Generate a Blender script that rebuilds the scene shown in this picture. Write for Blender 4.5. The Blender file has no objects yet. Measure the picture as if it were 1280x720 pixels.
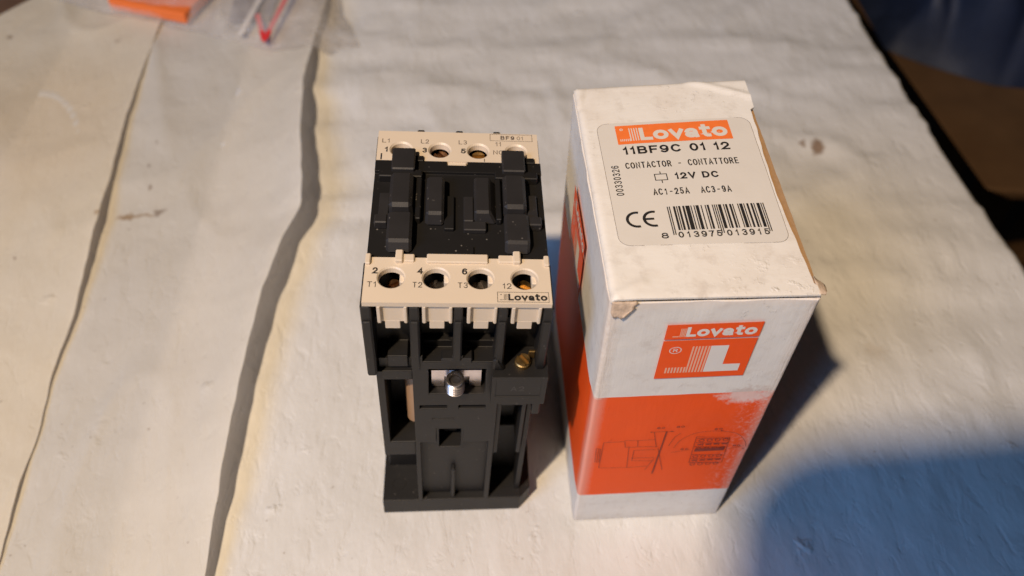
import bpy, bmesh, math, random
from mathutils import Vector, Matrix, noise
random.seed(7)
M = 0.001                      # everything below is written in millimetres
sc = bpy.context.scene
C = sc.collection

# ------------------------------------------------------------------ camera
def cam_axes(yaw, pitch, roll):
    cy, sy, cp, sp = math.cos(yaw), math.sin(yaw), math.cos(pitch), math.sin(pitch)
    f = Vector((-sy*cp, cy*cp, -sp)); r = Vector((cy, sy, 0)); u = r.cross(f)
    c, s = math.cos(roll), math.sin(roll)
    return c*r+s*u, -s*r+c*u, f
CAM = Vector((34.51, -120.73, 266.40))
cr, cu, cf = cam_axes(-0.0555, 0.8817, 0.0212)
cam = bpy.data.cameras.new('camera'); co = bpy.data.objects.new('camera', cam); C.objects.link(co)
co.matrix_world = Matrix(((cr.x, cu.x, -cf.x, CAM.x*M), (cr.y, cu.y, -cf.y, CAM.y*M), (cr.z, cu.z, -cf.z, CAM.z*M), (0, 0, 0, 1)))
cam.sensor_width = 36; cam.lens = 36*1026.5/1280; cam.clip_start = 0.01; cam.clip_end = 20
cam.dof.use_dof = True; cam.dof.focus_distance = 0.212; cam.dof.aperture_fstop = 11.5; cam.dof.aperture_blades = 0
sc.camera = co

# ------------------------------------------------------------------ light
w = bpy.data.worlds.new('World'); sc.world = w; w.use_nodes = True
w.node_tree.nodes['Background'].inputs[0].default_value = (0.75, 0.66, 0.66, 1)
w.node_tree.nodes['Background'].inputs[1].default_value = 0.022
LAMP = Vector((-227.7, -327.2, 792.4))
ld = bpy.data.lights.new('warm_lamp', 'POINT'); lo = bpy.data.objects.new('warm_lamp', ld); C.objects.link(lo)
lo.location = LAMP*M; ld.energy = 33; ld.color = (1.0, 0.755, 0.495); ld.shadow_soft_size = 0.016
bd = bpy.data.lights.new('window_daylight', 'AREA'); bo = bpy.data.objects.new('window_daylight', bd); C.objects.link(bo)
bdir = Vector((-0.61, -0.49, 0.62)).normalized()
bo.location = (Vector((60, 20, 60)) + bdir*1900)*M; bd.shape = 'DISK'; bd.size = 0.8; bd.energy = 15.5; bd.color = (0.20, 0.48, 1.0)
bo.rotation_euler = (-bdir).to_track_quat('-Z', 'Y').to_euler()
vs = sc.view_settings; vs.view_transform = 'Standard'; vs.look = 'None'; vs.exposure = 0; vs.gamma = 1; vs.use_curve_mapping = False
sc.render.engine = 'CYCLES'

# ------------------------------------------------------------------ materials
def nod(nt, t, **kw):
    n = nt.nodes.new(t)
    for k, v in kw.items():
        if k.startswith('i_'): n.inputs[k[2:].replace('_', ' ')].default_value = v
        else: setattr(n, k, v)
    return n
def ramp(nt, src, a, b, ca=(0, 0, 0, 1), cb=(1, 1, 1, 1)):
    r = nod(nt, 'ShaderNodeValToRGB'); e = r.color_ramp.elements
    e[0].position, e[1].position = a, b; e[0].color, e[1].color = ca, cb
    nt.links.new(src, r.inputs[0]); return r.outputs[0]
def mixc(nt, fac, a, b, mode='MIX'):
    m = nod(nt, 'ShaderNodeMix', data_type='RGBA', blend_type=mode)
    for s, v in ((0, fac), (6, a), (7, b)):
        if hasattr(v, 'is_linked'): nt.links.new(v, m.inputs[s])
        else: m.inputs[s].default_value = v if s == 0 else (*v, 1) if len(v) == 3 else v
    return m.outputs[2]
def math_(nt, op, a, b=0.0, c=None):
    m = nod(nt, 'ShaderNodeMath', operation=op)
    for s, v in ((0, a), (1, b), (2, c)):
        if v is None: continue
        if hasattr(v, 'is_linked'): nt.links.new(v, m.inputs[s])
        else: m.inputs[s].default_value = v
    return m.outputs[0]
def noise_(nt, co, scale, detail=3, rough=.55, dist=0):
    n = nod(nt, 'ShaderNodeTexNoise'); n.inputs['Scale'].default_value = scale; n.inputs['Detail'].default_value = detail
    n.inputs['Roughness'].default_value = rough; n.inputs['Distortion'].default_value = dist
    nt.links.new(co, n.inputs['Vector']); return n.outputs['Fac']
def base(name, rough=.5, metal=0, spec=.5):
    m = bpy.data.materials.new(name); m.use_nodes = True; nt = m.node_tree
    b = nt.nodes['Principled BSDF']; b.inputs['Roughness'].default_value = rough; b.inputs['Metallic'].default_value = metal
    b.inputs['Specular IOR Level'].default_value = spec
    tc = nod(nt, 'ShaderNodeTexCoord')
    return m, nt, b, tc.outputs['Object']
def bump(nt, b, terms, dist=1.0):
    """terms: list of (height socket, millimetres)"""
    h = None
    for s, mm in terms:
        t = math_(nt, 'MULTIPLY', s, mm*M); h = t if h is None else math_(nt, 'ADD', h, t)
    n = nod(nt, 'ShaderNodeBump'); n.inputs['Strength'].default_value = 1; n.inputs['Distance'].default_value = dist
    nt.links.new(h, n.inputs['Height']); nt.links.new(n.outputs[0], b.inputs['Normal'])
MAT = {}
def plain(name, col, rough=.5, metal=0, var=.12, scale=300, bmp=.02, bscale=1500, spec=.5):
    m, nt, b, co = base(name, rough, metal, spec)
    f = noise_(nt, co, scale, 4)
    c = mixc(nt, f, tuple(x*(1-var) for x in col), tuple(min(1, x*(1+var)) for x in col))
    nt.links.new(c, b.inputs['Base Color'])
    nt.links.new(ramp(nt, noise_(nt, co, scale*.7, 3), .3, .7, (max(0, rough-.08),)*3+(1,), (min(1, rough+.08),)*3+(1,)), b.inputs['Roughness'])
    if bmp: bump(nt, b, [(noise_(nt, co, bscale, 2), bmp)])
    MAT[name] = m; return m
def black_plastic(name, col, rough, dust):
    m, nt, b, co = base(name, rough)
    f = noise_(nt, co, 160, 5)
    c = mixc(nt, f, tuple(x*.75 for x in col), tuple(x*1.3 for x in col))
    # settled dust: tiny pale specks and a thin film
    v = nod(nt, 'ShaderNodeTexVoronoi', feature='F1'); v.inputs['Scale'].default_value = 620; nt.links.new(co, v.inputs['Vector'])
    sp = math_(nt, 'MULTIPLY', ramp(nt, v.outputs['Distance'], .10, .19, (1, 1, 1, 1), (0, 0, 0, 1)), ramp(nt, noise_(nt, co, 330, 2), .55, .66))
    c = mixc(nt, math_(nt, 'MULTIPLY', sp, dust), c, (.30, .27, .24))
    nt.links.new(c, b.inputs['Base Color'])
    bump(nt, b, [(noise_(nt, co, 2600, 2), .018), (noise_(nt, co, 120, 2), .08)])
    MAT[name] = m
black_plastic('black_plastic', (.0060, .0053, .0052), .55, .34)
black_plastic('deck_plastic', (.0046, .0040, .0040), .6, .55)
black_plastic('rail_plastic', (.0200, .0186, .0192), .5, .45)
plain('cream_plastic', (.69, .585, .46), .42, var=.04, scale=120, bmp=.012, bscale=2200)
plain('brass', (.40, .26, .10), .45, 1, var=.3, scale=900)
plain('copper_old', (.30, .16, .08), .42, 1, var=.4, scale=1200)
plain('steel', (.58, .53, .50), .34, 1, var=.2, scale=700)
plain('zinc_plate', (.75, .68, .68), .3, 1, var=.25, scale=260)
plain('zinc_dull', (.05, .047, .045), .6, var=.2)
plain('coil_tape', (.42, .27, .17), .5, var=.1)
plain('dark_ink', (.018, .016, .016), .6, var=.2, scale=2500, bmp=0)
plain('pale_ink', (.11, .085, .07), .6, var=.2, scale=2500, bmp=0)
plain('line_ink', (.24, .03, .012), .6, var=.3, scale=2500, bmp=0)
plain('orange_ink', (.88, .098, .010), .55, var=.05, scale=500, bmp=.01, spec=.25)
plain('label_orange_ink', (.88, .20, .045), .4, var=.10, scale=700, bmp=.008)
plain('white_ink', (.74, .72, .70), .5, var=.04, scale=500, bmp=0)
plain('stripe_ink', (.82, .45, .32), .5, var=.04, scale=500, bmp=0)
plain('sticker_paper', (.70, .665, .615), .38, var=.025, scale=150, bmp=.02, bscale=700)
plain('kraft_board', (.40, .245, .125), .8, var=.2, scale=900, bmp=.06, bscale=1500)
plain('torn_board', (.58, .45, .34), .9, var=.45, scale=700, bmp=.25, bscale=900)
plain('table_wood', (.12, .07, .045), .6, var=.4, scale=60)
plain('stool_wood', (.125, .066, .026), .55, var=.35, scale=24, bmp=.1, bscale=60)
plain('floor_dark', (.018, .014, .014), .8, var=.4, scale=12)
plain('navy_cloth', (.010, .018, .045), .6, var=.35, scale=40, bmp=.3, bscale=900)
plain('red_zip', (.80, .045, .05), .4, var=.1)
plain('grey_foil', (.33, .31, .32), .35, .2, var=.3, scale=90)
plain('phone_body', (.02, .02, .022), .3, var=.1)
plain('phone_glass', (.01, .01, .012), .08, var=.1, bmp=0)

def paper_mat(name, colA, colB, stains, wr=1.0):
    m, nt, b, co = base(name, .52, 0, .45)
    big = ramp(nt, noise_(nt, co, 9, 4, .6), .32, .68)
    c = mixc(nt, big, colA, colB)
    c = mixc(nt, math_(nt, 'MULTIPLY', ramp(nt, noise_(nt, co, 55, 5, .7), .5, .8), .16), c, tuple(x*.72 for x in colA))
    sp = ramp(nt, noise_(nt, co, 430, 2, .4), .74, .78)
    c = mixc(nt, math_(nt, 'MULTIPLY', sp, .45), c, (.28, .21, .14))
    sepx = nod(nt, 'ShaderNodeSeparateXYZ')
    wob = nod(nt, 'ShaderNodeVectorMath', operation='ADD')
    nn = nod(nt, 'ShaderNodeTexNoise'); nn.inputs['Scale'].default_value = 260; nt.links.new(co, nn.inputs['Vector'])
    sc_ = nod(nt, 'ShaderNodeVectorMath', operation='MULTIPLY_ADD'); nt.links.new(nn.outputs['Color'], sc_.inputs[0])
    sc_.inputs[1].default_value = (.006,)*3; sc_.inputs[2].default_value = (-.003,)*3
    nt.links.new(co, wob.inputs[0]); nt.links.new(sc_.outputs[0], wob.inputs[1]); nt.links.new(wob.outputs[0], sepx.inputs[0])
    for (x, y, rx, ry, col, k) in stains:
        dx = math_(nt, 'DIVIDE', math_(nt, 'SUBTRACT', sepx.outputs[0], x*M), rx*M)
        dy = math_(nt, 'DIVIDE', math_(nt, 'SUBTRACT', sepx.outputs[1], y*M), ry*M)
        d = math_(nt, 'SQRT', math_(nt, 'ADD', math_(nt, 'MULTIPLY', dx, dx), math_(nt, 'MULTIPLY', dy, dy)))
        f = ramp(nt, d, .45, 1.1, (k, k, k, 1), (0, 0, 0, 1))
        c = mixc(nt, f, c, col)
    nt.links.new(c, b.inputs['Base Color'])
    st = nod(nt, 'ShaderNodeMapping'); st.inputs['Rotation'].default_value = (0, 0, .75); st.inputs['Scale'].default_value = (1, .5, 1)
    nt.links.new(co, st.inputs[0])
    dents = ramp(nt, noise_(nt, st.outputs[0], 190, 3, .6, .6), .53, .72)
    v = nod(nt, 'ShaderNodeTexVoronoi'); v.inputs['Scale'].default_value = 46; v.inputs['Randomness'].default_value = 1; nt.links.new(wob.outputs[0], v.inputs['Vector'])
    pim = math_(nt, 'MULTIPLY', ramp(nt, v.outputs['Distance'], .02, .16, (1, 1, 1, 1), (0, 0, 0, 1)), ramp(nt, noise_(nt, co, 30, 1), .56, .62))
    tl_ = nod(nt, 'ShaderNodeBsdfTranslucent'); tl_.inputs[0].default_value = (.80, .74, .68, 1); mx_ = nod(nt, 'ShaderNodeMixShader'); mx_.inputs[0].default_value = .40 if wr < 1 else 0
    nt.links.new(b.outputs[0], mx_.inputs[1]); nt.links.new(tl_.outputs[0], mx_.inputs[2]); nt.links.new(mx_.outputs[0], nt.nodes['Material Output'].inputs[0])
    bump(nt, b, [(noise_(nt, st.outputs[0], 70, 4, .5), 1.5*wr), (dents, -.20*wr), (pim, .7*wr), (noise_(nt, co, 16, 2), 2.5*wr), (noise_(nt, co, 420, 3), .07*wr)])
    MAT[name] = m
BR = (.21, .12, .06); TN = (.42, .27, .13)
paper_mat('paper_main', (.64, .63, .60), (.72, .715, .70), [(201, 184, 4.2, 5.5, BR, .85), (194, 187, 1.6, 2.2, BR, .7), (190, 62, 6, 5, (.5, .44, .36), .35)])
paper_mat('paper_mid', (.91, .875, .78), (.93, .91, .85), [(-117, 161, 1.6, 2.2, BR, .6), (-121, 176, 1.2, 1.6, BR, .5), (-121, 193, 1, 1.4, BR, .4), (-110, 146, 4, 2.2, BR, .6), (-117, 144, 7, 1.2, TN, .6), (-124, 143.5, 4, 2.6, TN, .8)], .95)
paper_mat('paper_old', (.92, .84, .67), (.94, .89, .77), [(-162, 277, 2, 2.5, BR, .5), (-222, 282, 2, 2.5, BR, .7), (-133, 142, 4, 2.4, TN, .8), (-164, 118, 1.2, 1.5, BR, .6), (-185, 205, 60, 70, (.84, .70, .50), .45)], .95)

def carton_mat(name, sleeve):
    m, nt, b, co = base(name, .58, 0, .25)
    s = nod(nt, 'ShaderNodeSeparateXYZ'); nt.links.new(co, s.inputs[0]); X, Y, Z = s.outputs
    white = mixc(nt, noise_(nt, co, 60, 4), (.735, .725, .705), (.785, .775, .755))
    if not sleeve: white = mixc(nt, ramp(nt, noise_(nt, co, 45, 5, .65), .45, .75), (.79, .765, .725), (.72, .665, .60))
    grime = math_(nt, 'MULTIPLY', ramp(nt, noise_(nt, co, 210, 5, .7), .52, .78), .48)
    white = mixc(nt, grime, white, (.50, .44, .38))
    c = white
    wear = noise_(nt, co, 700, 4, .7)
    if sleeve:
        zz = math_(nt, 'ADD', Z, math_(nt, 'MULTIPLY', noise_(nt, co, 120, 2), .0004))
        band = math_(nt, 'MULTIPLY', math_(nt, 'GREATER_THAN', zz, .0196), math_(nt, 'LESS_THAN', zz, .0786))
        org = mixc(nt, noise_(nt, co, 40, 3), (.87, .090, .008), (.90, .105, .012))
        # ink rubbed off at the upper right of the front
        dx = math_(nt, 'DIVIDE', math_(nt, 'SUBTRACT', X, .0425), .0095); dz = math_(nt, 'DIVIDE', math_(nt, 'SUBTRACT', Z, .0768), .0052)
        d = math_(nt, 'ADD', math_(nt, 'SQRT', math_(nt, 'ADD', math_(nt, 'MULTIPLY', dx, dx), math_(nt, 'MULTIPLY', dz, dz))), math_(nt, 'MULTIPLY', math_(nt, 'SUBTRACT', noise_(nt, co, 330, 5, .75), .5), 2.1))
        rub = math_(nt, 'MULTIPLY', ramp(nt, d, .45, .95, (1, 1, 1, 1), (0, 0, 0, 1)), math_(nt, 'LESS_THAN', Y, .002))
        band2 = math_(nt, 'MULTIPLY', band, math_(nt, 'SUBTRACT', 1, math_(nt, 'MULTIPLY', rub, .72)))
        # pale abrasion low on the right of the band
        lx = ramp(nt, X, .040, .049); ab = math_(nt, 'MULTIPLY', math_(nt, 'MULTIPLY', lx, ramp(nt, wear, .50, .62)), .45)
        band2 = math_(nt, 'MULTIPLY', band2, math_(nt, 'SUBTRACT', 1, ab))
        c = mixc(nt, band2, white, org)
        onwhite = math_(nt, 'MULTIPLY', rub, math_(nt, 'SUBTRACT', 1, band))
        c = mixc(nt, math_(nt, 'MULTIPLY', onwhite, .6), c, (.55, .43, .38))
        # scuffed fibre along the corners
        ex = math_(nt, 'MINIMUM', X, math_(nt, 'SUBTRACT', .05, X)); ey = math_(nt, 'MINIMUM', Y, math_(nt, 'SUBTRACT', .08, Y))
        e = math_(nt, 'ADD', math_(nt, 'MAXIMUM', ex, ey), math_(nt, 'MULTIPLY', math_(nt, 'SUBTRACT', wear, .5), .0022))
        hi = math_(nt, 'GREATER_THAN', Z, .0775)
        ed = math_(nt, 'ADD', math_(nt, 'MULTIPLY', math_(nt, 'MULTIPLY', ramp(nt, e, .0010, .0021, (1, 1, 1, 1), (0, 0, 0, 1)), hi), .9), math_(nt, 'MULTIPLY', math_(nt, 'MULTIPLY', ramp(nt, e, .00035, .0007, (1, 1, 1, 1), (0, 0, 0, 1)), math_(nt, 'SUBTRACT', 1, hi)), .5))
        c = mixc(nt, ed, c, mixc(nt, wear, (.60, .50, .42), (.84, .78, .72)))
        tz = math_(nt, 'ADD', math_(nt, 'SUBTRACT', .119, Z), math_(nt, 'MULTIPLY', math_(nt, 'SUBTRACT', wear, .5), .003))
        c = mixc(nt, math_(nt, 'MULTIPLY', ramp(nt, tz, .0004, .0013, (1, 1, 1, 1), (0, 0, 0, 1)), .55), c, (.80, .70, .62))
        # darker brown towards the bottom edge
        c = mixc(nt, math_(nt, 'MULTIPLY', ramp(nt, math_(nt, 'ADD', Z, math_(nt, 'MULTIPLY', wear, .004)), .002, .006, (1, 1, 1, 1), (0, 0, 0, 1)), .35), c, (.42, .34, .27))
    nt.links.new(c, b.inputs['Base Color'])
    cre = ramp(nt, noise_(nt, co, 330, 4, .6, 1.2), .60, .68)
    st = nod(nt, 'ShaderNodeMapping'); st.inputs['Scale'].default_value = (1, 1, .12) if sleeve else (.35, 1, 1); nt.links.new(co, st.inputs[0])
    bump(nt, b, [(noise_(nt, co, 38, 3), .75), (math_(nt, 'MULTIPLY', cre, ramp(nt, noise_(nt, co, 60, 2), .5, .62)), .09), (noise_(nt, st.outputs[0], 900, 3), .05), (noise_(nt, co, 1400, 2), .012)]+([(math_(nt, 'MULTIPLY', ed, noise_(nt, st.outputs[0], 1100, 4, .7)), .35)] if sleeve else [(math_(nt, 'MULTIPLY', ramp(nt, noise_(nt, co, 260, 4, .65), .55, .70), math_(nt, 'MULTIPLY', ramp(nt, Y, .004, .016, (1, 1, 1, 1), (0, 0, 0, 1)), ramp(nt, X, .018, .034))), .22)]))
    MAT[name] = m
carton_mat('carton', True); carton_mat('carton_lid', False)

m, nt, b, co_ = base('clear_plastic', .12)
b.inputs['Base Color'].default_value = (.90, .88, .86, 1)
tr = nod(nt, 'ShaderNodeBsdfTransparent'); tr.inputs[0].default_value = (.93, .92, .91, 1); mx = nod(nt, 'ShaderNodeMixShader')
nt.links.new(ramp(nt, noise_(nt, co_, 60, 4), .3, .75, (.10, .10, .10, 1), (.34, .34, .34, 1)), mx.inputs[0])
nt.links.new(tr.outputs[0], mx.inputs[1]); nt.links.new(b.outputs[0], mx.inputs[2]); nt.links.new(mx.outputs[0], nt.nodes['Material Output'].inputs[0])
bump(nt, b, [(noise_(nt, co_, 90, 4, .6, 1), 2.2)]); MAT['clear_plastic'] = m

# ------------------------------------------------------------------ mesh helpers
class MB:
    def __init__(s): s.v = []; s.f = []
    def add(s, v, f):
        n = len(s.v); s.v += [tuple(p) for p in v]; s.f += [tuple(i+n for i in q) for q in f]; return s
    def cbox(s, x0, x1, y0, y1, z0, z1, c=.25, top=None):
        """chamfered box; top=(dx0,dx1,dy0,dy1) insets the upper end"""
        c = min(c, (x1-x0)*.3, (y1-y0)*.3, (z1-z0)*.3)
        X, Y, Z = (x0, x1), (y0, y1), (z0, z1); V = []; idx = {}
        for i in (0, 1):
            for j in (0, 1):
                for k in (0, 1):
                    p = [X[i], Y[j], Z[k]]; sg = [1-2*i, 1-2*j, 1-2*k]
                    for a in range(3):
                        q = [p[t]+(sg[t]*c if t != a else 0) for t in range(3)]
                        if top and k == 1: q[0] += top[i]*sg[0]; q[1] += top[2+j]*sg[1]
                        idx[(i, j, k, a)] = len(V); V.append(q)
        F = []
        for a in range(3):
            o = [t for t in range(3) if t != a]
            for e in (0, 1):
                q = []
                for (m_, n_) in ((0, 0), (1, 0), (1, 1), (0, 1)):
                    t = [0, 0, 0]; t[a] = e; t[o[0]] = m_; t[o[1]] = n_; q.append(idx[(*t, a)])
                F.append(q)
        for a in range(3):
            o = [t for t in range(3) if t != a]
            for m_ in (0, 1):
                for n_ in (0, 1):
                    q = []
                    for (e, f) in ((0, o[0]), (0, o[1]), (1, o[1]), (1, o[0])):
                        t = [0, 0, 0]; t[a] = e; t[o[0]] = m_; t[o[1]] = n_; q.append(idx[(*t, f)])
                    F.append(q)
        for i in (0, 1):
            for j in (0, 1):
                for k in (0, 1): F.append([idx[(i, j, k, a)] for a in range(3)])
        return s.add(V, F)
    def lathe(s, c, prof, n=28, axis='z', cap=True):
        V = []; F = []
        for (r, h) in prof:
            for i in range(n):
                a = 2*math.pi*i/n
                p = (r*math.cos(a), r*math.sin(a), h)
                if axis == 'y': p = (p[0], p[2], p[1])
                V.append((c[0]+p[0], c[1]+p[1], c[2]+p[2]))
        for k in range(len(prof)-1):
            for i in range(n): F.append((k*n+i, k*n+(i+1) % n, (k+1)*n+(i+1) % n, (k+1)*n+i))
        if cap: F += [tuple(range(n)), tuple(range((len(prof)-1)*n, len(prof)*n))]
        return s.add(V, F)
    def relief(s, u0, u1, v0, v1, w0, wb, cuts, fm):
        """a block facing -w at w0, back at wb, with rectangular cuts (u0,u1,v0,v1,w)"""
        us = sorted({u0, u1, *[c for q in cuts for c in q[:2] if u0 < c < u1]}); vs_ = sorted({v0, v1, *[c for q in cuts for c in q[2:4] if v0 < c < v1]})
        D = {}
        for i in range(len(us)-1):
            for j in range(len(vs_)-1):
                cu_, cv = (us[i]+us[i+1])/2, (vs_[j]+vs_[j+1])/2; d = w0
                for q in cuts:
                    if q[0] < cu_ < q[1] and q[2] < cv < q[3]: d = q[4]
                D[i, j] = d
        V = []; F = []
        def quad(ps): n = len(V); V.extend(fm(*p) for p in ps); F.append((n, n+1, n+2, n+3))
        for (i, j), d in D.items():
            a, b_, e, f = us[i], us[i+1], vs_[j], vs_[j+1]
            quad([(a, e, d), (b_, e, d), (b_, f, d), (a, f, d)]); quad([(a, e, wb), (b_, e, wb), (b_, f, wb), (a, f, wb)])
            for (di, dj, p, q) in ((1, 0, (b_, e), (b_, f)), (-1, 0, (a, e), (a, f)), (0, 1, (a, f), (b_, f)), (0, -1, (a, e), (b_, e))):
                o = D.get((i+di, j+dj), None)
                if o is None: quad([(*p, d), (*q, d), (*q, wb), (*p, wb)])
                elif o > d: quad([(*p, d), (*q, d), (*q, o), (*p, o)])
        return s.add(V, F)
    def plate_holes(s, x0, x1, y0, y1, z0, z1, holes, r, n=32, ch=.45, tube=0):
        """flat plate with a row of round holes, chamfered rim, each hole with a tube below"""
        xs = [x0]+[(holes[i][0]+holes[i+1][0])/2 for i in range(len(holes)-1)]+[x1]
        for k, (cx, cy) in enumerate(holes):
            a, b_ = xs[k], xs[k+1]; V = []; F = []
            def ring(rad, z):
                i0 = len(V)
                for i in range(n):
                    t = 2*math.pi*(i+.5)/n; V.append((cx+rad*math.cos(t), cy+rad*math.sin(t), z))
                return i0
            def outer(z):
                i0 = len(V)
                for i in range(n):
                    t = 2*math.pi*(i+.5)/n; dx, dy = math.cos(t), math.sin(t)
                    k_ = min(((b_-cx) if dx > 0 else (a-cx))/dx, ((y1-cy) if dy > 0 else (y0-cy))/dy)
                    V.append((cx+dx*k_, cy+dy*k_, z))
                for i in range(n):              # snap the corners
                    for X in (a, b_):
                        for Y in (y0, y1):
                            p = V[i0+i]; q = V[i0+(i+1) % n]
                            if abs(p[0]-X) < 1e-6 and abs(q[1]-Y) < 1e-6 or abs(p[1]-Y) < 1e-6 and abs(q[0]-X) < 1e-6:
                                if (p[0]-cx)*(X-cx) > 0 and (p[1]-cy)*(Y-cy) > 0 and abs(p[0]-q[0]) > 1e-6 and abs(p[1]-q[1]) > 1e-6:
                                    V.append((X, Y, z)); F.append((i0+i, i0+(i+1) % n, len(V)-1))
                return i0
            R = [outer(z1), ring(r+ch, z1), ring(r, z1-ch), ring(r-.15, z0-tube), ring(r+.7, z0-tube), ring(r+.7, z0), outer(z0)]
            for u, v_ in zip(R, R[1:]):
                for i in range(n): F.append((u+i, u+(i+1) % n, v_+(i+1) % n, v_+i))
            s.add(V, F)
        # rim walls
        for (p, q) in (((x0, y0), (x1, y0)), ((x1, y0), (x1, y1)), ((x1, y1), (x0, y1)), ((x0, y1), (x0, y0))):
            s.add([(*p, z0), (*q, z0), (*q, z1), (*p, z1)], [(0, 1, 2, 3)])
        return s
    def build(s, name, mat, parent=None, fn=None, smooth=False, bevel=0, recalc=True):
        me = bpy.data.meshes.new(name)
        me.from_pydata([tuple(M*c for c in (fn(p) if fn else p)) for p in s.v], [], s.f)
        bm = bmesh.new(); bm.from_mesh(me)
        if recalc:
            bmesh.ops.remove_doubles(bm, verts=bm.verts, dist=2e-6); bmesh.ops.recalc_face_normals(bm, faces=bm.faces)
        bm.to_mesh(me); bm.free()
        if smooth:
            for p in me.polygons: p.use_smooth = True
        me.materials.append(MAT[mat])
        o = bpy.data.objects.new(name, me); C.objects.link(o)
        if parent: o.parent = parent
        if bevel:
            md = o.modifiers.new('bevel', 'BEVEL'); md.width = bevel*M; md.segments = 2; md.limit_method = 'ANGLE'; md.angle_limit = .6
        return o
def empty(name, loc=(0, 0, 0), rz=0):
    o = bpy.data.objects.new(name, None); C.objects.link(o); o.location = Vector(loc)*M; o.rotation_euler = (0, 0, rz); o.empty_display_size = .01; return o
def tag(o, label, cat, group=None, kind=None):
    o['label'] = label; o['category'] = cat
    if group: o['group'] = group
    if kind: o['kind'] = kind
    return o

# flat lettering ------------------------------------------------------------
def el(cx, cy, rx, ry, a0, a1, n=14):
    return [(cx+rx*math.cos(math.radians(a0+(a1-a0)*k/n)), cy+ry*math.sin(math.radians(a0+(a1-a0)*k/n))) for k in range(n+1)]
GL = {   # character: (width, height, strokes); strokes run inside the unit box
    '0': (.60, 1, [el(.5, .5, .5, .5, 0, 360, 28)]), '1': (.34, 1, [[(.0, .76), (.45, .82), (.78, 1), (.78, 0)]]),
    '2': (.60, 1, [[*el(.5, .70, .48, .30, 172, -35), (0, 0), (1, 0)]]), '3': (.60, 1, [[*el(.48, .76, .44, .24, 155, -88), *el(.48, .265, .5, .265, 88, -155)]]),
    '4': (.62, 1, [[(.74, 0), (.74, 1), (0, .30), (1, .30)]]), '5': (.60, 1, [[(.92, 1), (.16, 1), (.06, .50), *el(.48, .32, .52, .32, 135, -152)]]),
    '6': (.60, 1, [el(.5, .31, .5, .31, 0, 360, 24), [*el(.55, .56, .55, .44, 48, 180), (0, .33)]]), '7': (.58, 1, [[(0, 1), (1, 1), (.55, .5), (.32, 0)]]),
    '8': (.60, 1, [el(.5, .76, .42, .24, 0, 360, 22), el(.5, .265, .5, .265, 0, 360, 24)]), '9': (.60, 1, [el(.5, .69, .5, .31, 0, 360, 24), [*el(.45, .44, .55, .44, 228, 360), (1, .67)]]),
    'A': (.70, 1, [[(0, 0), (.5, 1), (1, 0)], [(.2, .30), (.8, .30)]]), 'B': (.66, 1, [[(0, 0), (0, 1), *el(.58, .76, .34, .24, 90, -90), (.0, .52)], [(.5, .52), *el(.62, .26, .38, .26, 90, -90), (0, 0)]]),
    'C': (.70, 1, [el(.52, .5, .52, .5, 42, 318, 22)]), 'D': (.68, 1, [[(0, 0), (0, 1), *el(.42, .5, .58, .5, 90, -90), (0, 0)]]), 'E': (.60, 1, [[(1, 1), (0, 1), (0, 0), (1, 0)], [(0, .52), (.9, .52)]]),
    'F': (.58, 1, [[(1, 1), (0, 1), (0, 0)], [(0, .50), (.85, .50)]]), 'H': (.68, 1, [[(0, 0), (0, 1)], [(1, 0), (1, 1)], [(0, .5), (1, .5)]]), 'L': (.60, 1, [[(0, 1), (0, 0), (1, 0)]]),
    'N': (.68, 1, [[(0, 0), (0, 1), (1, 0), (1, 1)]]), 'O': (.74, 1, [el(.5, .5, .5, .5, 0, 360, 28)]), 'R': (.66, 1, [[(0, 0), (0, 1), *el(.6, .75, .36, .25, 90, -90), (0, .5)], [(.55, .5), (1, 0)]]),
    'T': (.62, 1, [[(0, 1), (1, 1)], [(.5, 1), (.5, 0)]]), 'V': (.70, 1, [[(0, 1), (.5, 0), (1, 1)]]), '-': (.42, 1, [[(0, .46), (1, .46)]]), ' ': (.30, 1, []),
    'o': (.74, .76, [el(.5, .5, .5, .5, 0, 360, 26)]), 'v': (.70, .76, [[(0, 1), (.5, 0), (1, 1)]]),
    'a': (.70, .76, [[*el(.45, .66, .42, .34, 165, 0, 10), (.87, .3), (.92, 0)], el(.40, .24, .40, .24, 0, 360, 18)]), 't': (.54, 1.0, [[(.36, 1), (.36, .2), *el(.72, .2, .36, .2, 180, 270, 5), (.9, 0)], [(0, .76), (.95, .76)]])}
def stroke(mb, P, th, z):
    closed = math.dist(P[0], P[-1]) < 1e-6
    if closed: P = P[:-1]
    n = len(P); V = []
    for i in range(n):
        a = P[i-1] if (i or closed) else None; b_ = P[(i+1) % n] if (i < n-1 or closed) else None; p = P[i]
        d1 = Vector((p[0]-a[0], p[1]-a[1])).normalized() if a else None; d2 = Vector((b_[0]-p[0], b_[1]-p[1])).normalized() if b_ else None
        d1 = d1 or d2; d2 = d2 or d1
        if d1 is None or d2 is None: continue
        n1, n2 = Vector((-d1.y, d1.x)), Vector((-d2.y, d2.x)); m_ = n1+n2
        if m_.length < .2: m_ = n1
        m_.normalize(); k = th/2/max(.42, m_.dot(n1))
        if not closed and i == 0: p = (p[0]-d2.x*th*.5, p[1]-d2.y*th*.5)
        if not closed and i == n-1: p = (p[0]+d1.x*th*.5, p[1]+d1.y*th*.5)
        V += [(p[0]+m_.x*k, p[1]+m_.y*k, z), (p[0]-m_.x*k, p[1]-m_.y*k, z)]
    m2 = len(V)//2
    F = [(2*i, 2*i+1, 2*i+3, 2*i+2) for i in range(m2-1)]
    if closed: F.append((2*m2-2, 2*m2-1, 1, 0))
    mb.add(V, F)
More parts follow.
